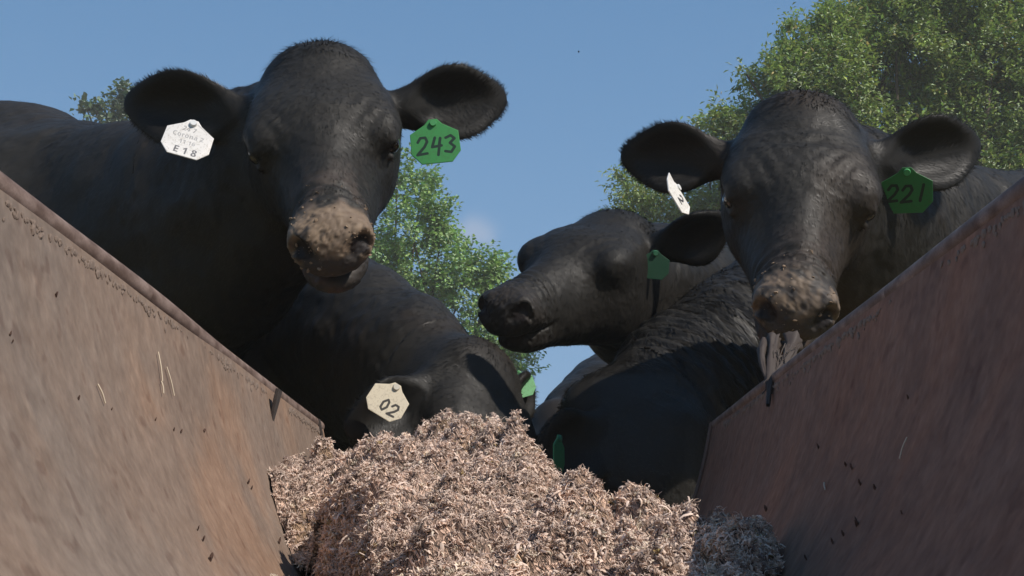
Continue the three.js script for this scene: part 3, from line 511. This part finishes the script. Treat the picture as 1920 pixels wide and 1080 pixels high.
function earTag(C, name, label, centre, size, facing, roll, tex, colour, curve = 0) {
  const w = size / 2, sh = new THREE.Shape(); const pt = [[-0.16, 1.0], [0.16, 1.0], [0.36, 0.78], [0.98, 0.42], [1.0, -0.42], [0.62, -0.86], [-0.62, -0.86], [-1.0, -0.42], [-0.98, 0.42], [-0.36, 0.78]];
  pt.forEach(([x, y], i) => i ? sh.lineTo(x * w, y * w) : sh.moveTo(x * w, y * w)); sh.closePath();
  const g = new THREE.ExtrudeGeometry(sh, { depth: 0.0016, bevelEnabled: true, bevelThickness: 0.0006, bevelSize: 0.0012, bevelSegments: 2, curveSegments: 4, steps: 1 });
  const p = g.attributes.position, uv = g.attributes.uv; for (let i = 0; i < p.count; i++) { uv.setXY(i, p.getX(i) / size + 0.5, p.getY(i) / size + 0.5); p.setZ(i, p.getZ(i) + curve * p.getX(i) ** 2); } g.computeVertexNormals();
  const m = part(name, g, new THREE.MeshPhysicalMaterial({ map: tex, roughness: 0.55, transmission: 0.0 }), C.G, label);
  const z = facing.clone().normalize(), x = V(Math.cos(roll), Math.sin(roll), 0); x.addScaledVector(z, -x.dot(z)).normalize(); const y = new THREE.Vector3().crossVectors(z, x);
  m.matrixAutoUpdate = true; const M = new THREE.Matrix4().makeBasis(x, y, z).setPosition(centre).premultiply(C.inv); M.decompose(m.position, m.quaternion, m.scale);
  const st = new THREE.CylinderGeometry(0.006, 0.0075, 0.006, 16); st.rotateX(Math.PI / 2); const b = part('tag_stud', st, new THREE.MeshStandardMaterial({ color: colour, roughness: 0.6 }), m); b.position.set(0, w * 0.84, 0.004);
  return m;
}

// ------------------------------------------------------------------ the herd
const cwl = V(1, 0, 0);
// left beast looking at the lens
const A = cow({ label: 'big black cow on the left with tag 243 facing the camera', base: [-1.20, -2.93], turn: Math.PI / 2 - 0.10, s: 1.09, gape: 0.022, O: at(604, 192, 2.3), tip: at(621, 462, 1.99), hs: 1.0, left: V(1, -0.02, 0.02),
  ears: { L: { dir: V(1, 0.15, -0.10), open: V(-0.1, -0.34, 1) }, R: { dir: V(-1, 0.13, -0.02), open: V(0.1, -0.34, 1), l: 1.36 } }, cell: 0.0046, fur: 100000, headFur: 4, seed: 1, dirt: 0.78, jaw: 0.5, crumbs: 170, brown: 0.5, bow: 0.17, bowDir: V(0, -1, 0) });
// right beast with the muzzle over the rim
const D = cow({ label: 'black cow on the right with tag 221, muzzle over the trough rim', base: [1.30, -2.90], turn: -Math.PI / 2 + 0.1, s: 0.96, O: at(1497, 282, 2.32), gape: 0.026, tip: at(1492, 600, 2.02), hs: 1.0, left: V(1, 0.03, 0),
  ears: { L: { dir: V(1, 0.22, -0.08), open: V(-0.1, -0.32, 1), l: 1.28 }, R: { dir: V(-1, 0.06, -0.06), open: V(0.1, -0.36, 1), l: 1.1, r: 0.95 } }, cell: 0.0046, fur: 85000, headFur: 4, seed: 2, dirt: 0.5, jaw: 0.35, crumbs: 80, brown: 1.0, wrinkle: 0.0016, bow: 0.12, bowDir: V(0, -1, 0) });
// left beast eating from the heap
const B = cow({ label: 'black cow eating from the heap with head down, cream tag on its ear', base: [-0.72, -3.40], turn: Math.PI / 2 - 0.25, s: 0.97, O: at(858, 726, 2.70), tip: at(918, 1000, 2.54), hs: 1.06, left: V(0.55, 0.15, -0.82),
  ears: { R: { dir: V(-0.66, -0.50, 0.5), open: V(0.45, -0.2, 0.85), r: 0.88, l: 1.0, by: 0.035 }, L: { dir: V(0.55, 0.5, -0.62), open: V(0.6, -0.3, 0.6), by: 0.0, r: 0.75, l: 0.78 } }, cell: 0.006, fur: 55000, seed: 3, dirt: 0.3, brown: 1.0, bow: 0.10 });
// right beast eating, neck with wavy hair
const E = cow({ label: 'black cow on the right with wavy neck hair and head down behind the heap', base: [1.0, -3.58], turn: -Math.PI / 2 + 0.3, s: 1.03, O: at(1166, 776, 2.78), tip: at(1205, 1055, 2.70), hs: 1.14, left: V(-0.35, -0.1, 0.93),
  ears: { L: { dir: V(-0.62, -0.5, 0.6), open: V(0.3, -0.1, 0.95), l: 1.0 }, R: { dir: V(-0.3, 0.1, -0.9), open: V(-0.9, -0.2, 0.1) } }, cell: 0.006, fur: 75000, headFur: 2.5, seed: 4, dirt: 0.3, brown: 0.1, bow: 0.08,
  folds: (x, y, z) => sst(-0.05, 0.15, z) });
// beast in profile with its head up
const C = cow({ label: 'black cow in the middle with raised head turned left', base: [0.86, -4.05], turn: -Math.PI / 2 + 0.75, s: 1.0, O: at(1156, 486, 3.1), tip: at(952, 576, 2.74), hs: 1.06, left: V(0.62, -0.32, 0.68),
  ears: { L: { dir: V(0.80, 0.22, 0.3), open: V(0.1, -0.6, 0.75), by: 0.03, l: 0.98, r: 0.95 }, R: { dir: V(-0.1, 0.1, -0.95), open: V(-0.6, -0.3, 0) } }, cell: 0.006, fur: 45000, headFur: 4, seed: 5, shut: true, eye: 0.012, black: 0.72, skin: 0.35, dirt: 0.02, brown: 0.1, bow: 0.03 });  // coat colour darkened evenly, standing in for shade on this beast
// hindmost beast under the raised chin
const Fc = cow({ label: 'hindmost black cow, only its neck showing below the raised chin', base: [0.52, -4.85], turn: -Math.PI / 2 + 0.25, s: 0.95, O: at(1050, 800, 4.05), tip: at(1000, 960, 3.8), left: V(0.45, 0, 0.9),
  ears: { L: { dir: V(0.5, 0.1, 0.8), open: V(0, -0.6, 0.6) }, R: { dir: V(0, 0.1, -0.95), open: V(-0.6, -0.3, 0) } }, cell: 0.008, fur: 12000, seed: 6, eye: 0.015, black: 0.8, skin: 0.5, dirt: 0.05, brown: 0.6 });

const white = '#e6e2dc', green = '#3a8d47';
earTag(A, 'ear_tag', 'white tag with handwriting', at(352, 262, 2.19), 0.088, V(0.28, 0.28, 1), -0.16, tagTexture(white, '#3a3a40', [['24 7', 120, 62, 40, 0.38, 0.02], ['Corona 2', 124, 104, 40, 0.34, 0], ['11 16', 130, 148, 36, 0.34, 0], ['E 1 8', 134, 204, 60, 0.72, 0.03]]), new THREE.Color(0.7, 0.7, 0.68), -1.5);
earTag(A, 'ear_tag', 'green tag reading 243', at(816, 268, 2.275), 0.094, V(0.05, -0.02, 1), 0.12, tagTexture(green, '#06251a', [], hand('243', 28, 96, 52, 92, 22)), new THREE.Color(0.06, 0.3, 0.09));
earTag(D, 'ear_tag', 'white tag turned nearly edge on under the ear', at(1266, 366, 2.20), 0.078, V(0.95, 0.35, 0.55), -0.3, tagTexture('#e9e6df', '#2c2c30', [], hand('2', 136, 118, 44, 64, 20)), new THREE.Color(0.7, 0.7, 0.68), 4);
earTag(D, 'ear_tag', 'green tag reading 221', at(1700, 360, 2.275), 0.094, V(-0.25, -0.6, 1), 0.1, tagTexture('#256e35', '#062014', [], hand('221', 28, 90, 50, 86, 22)), new THREE.Color(0.06, 0.3, 0.09));  // darker green than the other tag: shade under the ear put into its colour
earTag(B, 'ear_tag', 'cream tag reading 02', at(727, 752, 2.43), 0.078, V(0.25, 0.1, 1), -0.5, tagTexture('#d8cbb0', '#2a2620', [], hand('02', 96, 120, 46, 80, 22)), new THREE.Color(0.6, 0.55, 0.45));
earTag(B, 'ear_tag', 'green tag on the far ear', at(976, 722, 2.82), 0.066, V(0.3, 0, 1), 0.3, tagTexture('#7fbf86', '#1c5a30', [['1', 128, 140, 60, 0.4, 0]]), new THREE.Color(0.06, 0.3, 0.09));
earTag(C, 'ear_tag', 'dark green tag in shade', at(1226, 498, 2.94), 0.074, V(0.1, -0.3, 1), -0.1, tagTexture('#1c4a33', '#123', []), new THREE.Color(0.03, 0.15, 0.07));
earTag(E, 'ear_tag', 'green tag seen nearly edge on', at(1047, 852, 2.45), 0.075, V(0.95, 0, 0.3), 0.0, tagTexture('#2f7a48', '#123', []), new THREE.Color(0.03, 0.15, 0.07));

// ------------------------------------------------------------------ wisp of feed hanging from the right beast's mouth
{
  const W = thing('feed_wisp', 'wet brown wisp of feed hanging from the mouth over the right rim', 'feed');
  const R = rng(9), gs = [];
  const drape = (P, r0, r1, sd) => {                  // a limp wet clump: a tapering lumpy tube, flattened, with drawn-out fibres
    const cv = new THREE.CatmullRomCurve3(P), n = 44, m = 20, g = new THREE.TubeGeometry(cv, n, 1, m), p = g.attributes.position;
    for (let i = 0; i <= n; i++) { const c = cv.getPointAt(i / n), t = i / n, r = lerp(r0, r1, Math.pow(t, 0.8)) * (1 + 0.35 * noise(t * 6, sd, 2)); for (let k = 0; k <= m; k++) { const id = i * (m + 1) + k, a = (k % m) / m * 6.283, f = r * (1 + 0.35 * noise(Math.cos(a) * 3.5 + sd, Math.sin(a) * 3.5, t * 2.5) + 0.22 * noise(Math.cos(a) * 9, Math.sin(a) * 9 + sd, t * 7)); p.setXYZ(id, c.x + (p.getX(id) - c.x) * f, c.y + (p.getY(id) - c.y) * f, c.z + (p.getZ(id) - c.z) * f * 0.6); } }
    g.computeVertexNormals(); return g;
  };
  part('wet_clump', mergeGeometries([drape([at(1452, 636, 1.96), at(1448, 668, 1.91), at(1444, 714, 1.855), at(1440, 760, 1.815)], 0.015, 0.0025, 1), drape([at(1486, 640, 1.96), at(1480, 662, 1.92), at(1466, 688, 1.885), at(1450, 712, 1.86)], 0.013, 0.003, 5), drape([at(1434, 638, 1.96), at(1428, 660, 1.91), at(1430, 684, 1.88), at(1440, 716, 1.85)], 0.009, 0.002, 9)]), new THREE.MeshPhysicalMaterial({ color: new THREE.Color(0.048, 0.033, 0.025), roughness: 0.7 }), W);
  for (let i = 0; i < 14; i++) {
    const a = at(1436 + R() * 74, 640 + R() * 20, 1.90 + R() * 0.03), b = at(1428 + R() * 46, 684 + R() * 22, 1.87 + R() * 0.02), c = at(1428 + R() * 34, 712 + R() * 36, 1.835);
    gs.push(new THREE.TubeGeometry(new THREE.CatmullRomCurve3([a, a.clone().lerp(b, 0.5).add(V((R() - 0.5) * 0.012, 0, 0)), b, c]), 14, 0.0005 + R() * R() * 0.001, 5));
  }
  tag(part('strands', mergeGeometries(gs), new THREE.MeshPhysicalMaterial({ color: new THREE.Color(0.06, 0.042, 0.03), roughness: 0.6 }), W), null, null, null, 'stuff');
}

// ------------------------------------------------------------------ trees
const leafMat = new THREE.MeshPhysicalMaterial({ vertexColors: true, roughness: 0.9, side: THREE.DoubleSide, transmission: 0.4, thickness: 0 });
const barkMat = new THREE.MeshStandardMaterial({ color: new THREE.Color(0.11, 0.085, 0.065), roughness: 1, bumpMap: dataTex(128, 256, (i, j) => { const n = 128 + fbm(i / 8, j / 40, 3, 4) * 200; return [n, n, n]; }, false), bumpScale: 0.02 });
function tree(o) {
  const R = rng(o.seed), foot = o.foot, T = thing('tree', o.label, 'tree', [foot.x, 0, foot.z], o.group);
  const cl = o.clumps.map(([px, py, r, n, dz]) => { const d = o.depth + (dz ?? 0); return { c: at(px, py, d).sub(V(foot.x, 0, foot.z)), r: r * d / 2318, n }; });
  // trunk and limbs
  const gs = [], h = o.trunk, top = V(o.lean ?? 0, h, 0);
  const limb = (a, b, r0, r1, seg = 10) => { const m = a.clone().lerp(b, 0.5).add(V((R() - 0.5) * 0.12, 0.08, (R() - 0.5) * 0.12).multiplyScalar(a.distanceTo(b))); const cv = new THREE.CatmullRomCurve3([a, m, b]), g = new THREE.TubeGeometry(cv, seg, 1, 8), p = g.attributes.position, pc = cv.getPoints(seg); const w = 9; for (let i = 0; i <= seg; i++) { const c = cv.getPointAt(i / seg), r = lerp(r0, r1, i / seg); for (let k = 0; k < w; k++) { const id = i * w + k; p.setXYZ(id, c.x + (p.getX(id) - c.x) * r, c.y + (p.getY(id) - c.y) * r, c.z + (p.getZ(id) - c.z) * r); } } g.computeVertexNormals(); gs.push(g); };
  limb(V(0, -0.1, 0), top, o.girth, o.girth * 0.6, 16);
  for (const k of cl) limb(top.clone().multiplyScalar(0.55 + 0.45 * R()), k.c, o.girth * 0.36, o.girth * 0.06);
  part('trunk', mergeGeometries(gs), barkMat, T);
  // crown of many leaves set on short twigs
  const pos = [], nor = [], col = [], [c0, c1, c2] = o.cols, N = V(0, 0, 0), U = V(0, 0, 0), S = V(0, 0, 0), Q = V(0, 0, 0);
  for (const k of cl) {
    const twigs = k.n;
    for (let t = 0; t < twigs; t++) {
      const th = R() * 6.283, cz = R() * 2 - 1, sq = Math.sqrt(1 - cz * cz), nn = V(sq * Math.cos(th), cz, sq * Math.sin(th));
      const rad = k.r * Math.pow(R(), 0.42) * (1 + 0.38 * fbm(nn.x * 2 + k.c.x, nn.y * 2 + k.c.y, nn.z * 2 + k.c.z, 3) * 2), c = k.c.clone().addScaledVector(nn, rad);
      if (fbm(c.x * o.gapF, c.y * o.gapF, c.z * o.gapF + o.seed, 2) < (o.gap ?? -0.3)) continue;
      const tw = V(nn.x + (R() - 0.5), nn.y * 0.6 + R() * 0.5, nn.z + (R() - 0.5)).normalize(), L = o.leaf * 4 * (0.5 + R()), nl = o.perTwig, tone = 0.75 + 0.5 * R(), mix = R();
      for (let i = 0; i < nl; i++) {
        const b = c.clone().addScaledVector(tw, (i / nl - 0.5) * L).add(V(R() - 0.5, R() - 0.5, R() - 0.5).multiplyScalar(o.leaf * 1.2));
        U.set(tw.x + (R() - 0.5) * 2, tw.y - 0.35 + (R() - 0.5) * 1.6, tw.z + (R() - 0.5) * 2).normalize(); Q.set(R() - 0.5, 0.5 + R(), R() - 0.5).normalize(); S.crossVectors(U, Q).normalize(); N.crossVectors(S, U).normalize();
        const l = o.leaf * (0.65 + 0.7 * R()), w = l * (o.slim ?? 0.32), m1 = b.clone().addScaledVector(U, l * 0.45), tipp = b.clone().addScaledVector(U, l).addScaledVector(N, -l * 0.12), A1 = m1.clone().addScaledVector(S, w).addScaledVector(N, w * 0.25), A2 = m1.clone().addScaledVector(S, -w).addScaledVector(N, w * 0.25);
        for (const q of [b, A1, tipp, b, tipp, A2]) { pos.push(q.x, q.y, q.z); nor.push(N.x, N.y, N.z); }
        const v = 1.5 * tone * (0.7 + 0.6 * R()), yy = R() < 0.02 ? 1 : 0, cc = [0, 1, 2].map((q) => lerp(lerp(c0[q], c1[q], Math.min(1, Math.max(0, mix + (R() - 0.5) * 0.5))), c2[q], yy) * v);
        for (let q = 0; q < 6; q++) col.push(...cc);
      }
    }
  }
  const g = new THREE.BufferGeometry(); g.setAttribute('position', new THREE.Float32BufferAttribute(pos, 3)); g.setAttribute('normal', new THREE.Float32BufferAttribute(nor, 3)); g.setAttribute('color', new THREE.Float32BufferAttribute(col, 3));
  part('crown', g, leafMat, T);
}
const gd = (px, d) => { const p = at(px, 900, d); return V(p.x, 0, p.z); };
tree({ seed: 11, label: 'large leafy green tree filling the upper right corner', foot: gd(1720, 15), depth: 15, trunk: 2.6, girth: 0.24, leaf: 0.072, perTwig: 10, slim: 0.22, gapF: 1.1, gap: -0.36,
  cols: [[0.13, 0.19, 0.045], [0.25, 0.33, 0.075], [0.38, 0.29, 0.11]],
  clumps: [[1470, 200, 110, 1235], [1560, 150, 120, 1495], [1680, 90, 150, 1950, 0.4], [1800, 60, 160, 2080, 0.6], [1420, 260, 80, 624], [1640, 260, 150, 1690, 0.5], [1800, 250, 160, 1950, 0.7], [1900, 160, 150, 1690, 0.4], [1890, 370, 130, 1300, 0.3], [1740, 390, 140, 1170, 0.8], [1540, 330, 130, 1040, 0.8], [2020, 80, 180, 1170, 0.4], [2020, 330, 180, 1170, 0.4], [1860, -80, 170, 1170, 0.5], [1700, -40, 130, 910, 0.5], [1580, 60, 60, 338], [1480, 130, 50, 260], [1370, 210, 40, 169], [1480, 45, 24, 33], [1478, 85, 16, 23], [1545, 45, 28, 57], [1345, 235, 26, 46], [1400, 140, 26, 52]] });
tree({ seed: 12, label: 'smaller green tree low behind the raised head in the middle', foot: gd(1270, 17), depth: 17, trunk: 1.8, girth: 0.14, leaf: 0.072, perTwig: 9, slim: 0.2, gapF: 1.2, gap: -0.33,
  cols: [[0.13, 0.19, 0.045], [0.26, 0.33, 0.07], [0.38, 0.28, 0.1]],
  clumps: [[1200, 370, 64, 330], [1270, 400, 80, 480], [1330, 360, 80, 480, 0.3], [1340, 460, 90, 480, 0.3], [1240, 470, 80, 360, 0.4], [1165, 330, 22, 30], [1330, 270, 36, 80], [1180, 440, 50, 150], [1400, 400, 80, 300, 0.5], [1310, 225, 14, 14]] });
tree({ seed: 13, label: 'airy green tree between the left cow and the raised head', foot: gd(800, 18), depth: 18, trunk: 2.2, girth: 0.12, leaf: 0.066, perTwig: 10, slim: 0.36, gapF: 1.8, gap: -0.14,
  cols: [[0.12, 0.21, 0.07], [0.23, 0.36, 0.09], [0.28, 0.40, 0.07]],
  clumps: [[745, 330, 50, 255], [790, 345, 42, 180], [770, 420, 80, 495], [830, 420, 48, 255], [800, 500, 90, 570, 0.3], [880, 520, 66, 345], [930, 510, 36, 96], [860, 590, 90, 450, 0.3], [940, 590, 60, 210], [780, 600, 80, 330, 0.4], [960, 670, 60, 195], [890, 680, 70, 285], [985, 640, 28, 54], [720, 500, 70, 330], [660, 430, 90, 390, 0.4], [690, 330, 50, 165]] });
tree({ seed: 14, label: 'distant green tree with only its tips above the left cow\'s back', foot: gd(215, 24), depth: 24, trunk: 5.0, girth: 0.22, leaf: 0.12, perTwig: 7, slim: 0.34, gapF: 1.0, gap: -0.3,
  cols: [[0.06, 0.10, 0.05], [0.11, 0.16, 0.07], [0.12, 0.2, 0.03]],
  clumps: [[228, 190, 22, 60], [238, 172, 12, 22], [160, 197, 12, 18], [180, 199, 10, 14], [225, 225, 40, 90], [200, 250, 50, 90]] });

// ------------------------------------------------------------------ a fly in the air
{
  const Fl = thing('fly', 'tiny dark fly hovering in the blue sky', 'insect'); Fl.position.copy(at(1085, 97, 2.6));
  const m = new THREE.MeshStandardMaterial({ color: new THREE.Color(0.02, 0.02, 0.025), roughness: 0.5 }), b = new THREE.SphereGeometry(0.0021, 12, 8); b.scale(0.8, 0.8, 1.5); part('body', b, m, Fl);
  const h = part('head', new THREE.SphereGeometry(0.0013, 10, 8), m, Fl); h.position.z = 0.0036;
  for (const s of [-1, 1]) { const w = new THREE.CircleGeometry(0.0024, 10); w.scale(0.5, 1, 1); w.rotateX(-1.3); w.rotateY(s * 0.5); const q = part('wing', w, new THREE.MeshStandardMaterial({ color: 0x555555, roughness: 0.4, side: THREE.DoubleSide }), Fl); q.position.set(s * 0.0016, 0.0015, -0.002); }
}

renderer.render(scene, camera);
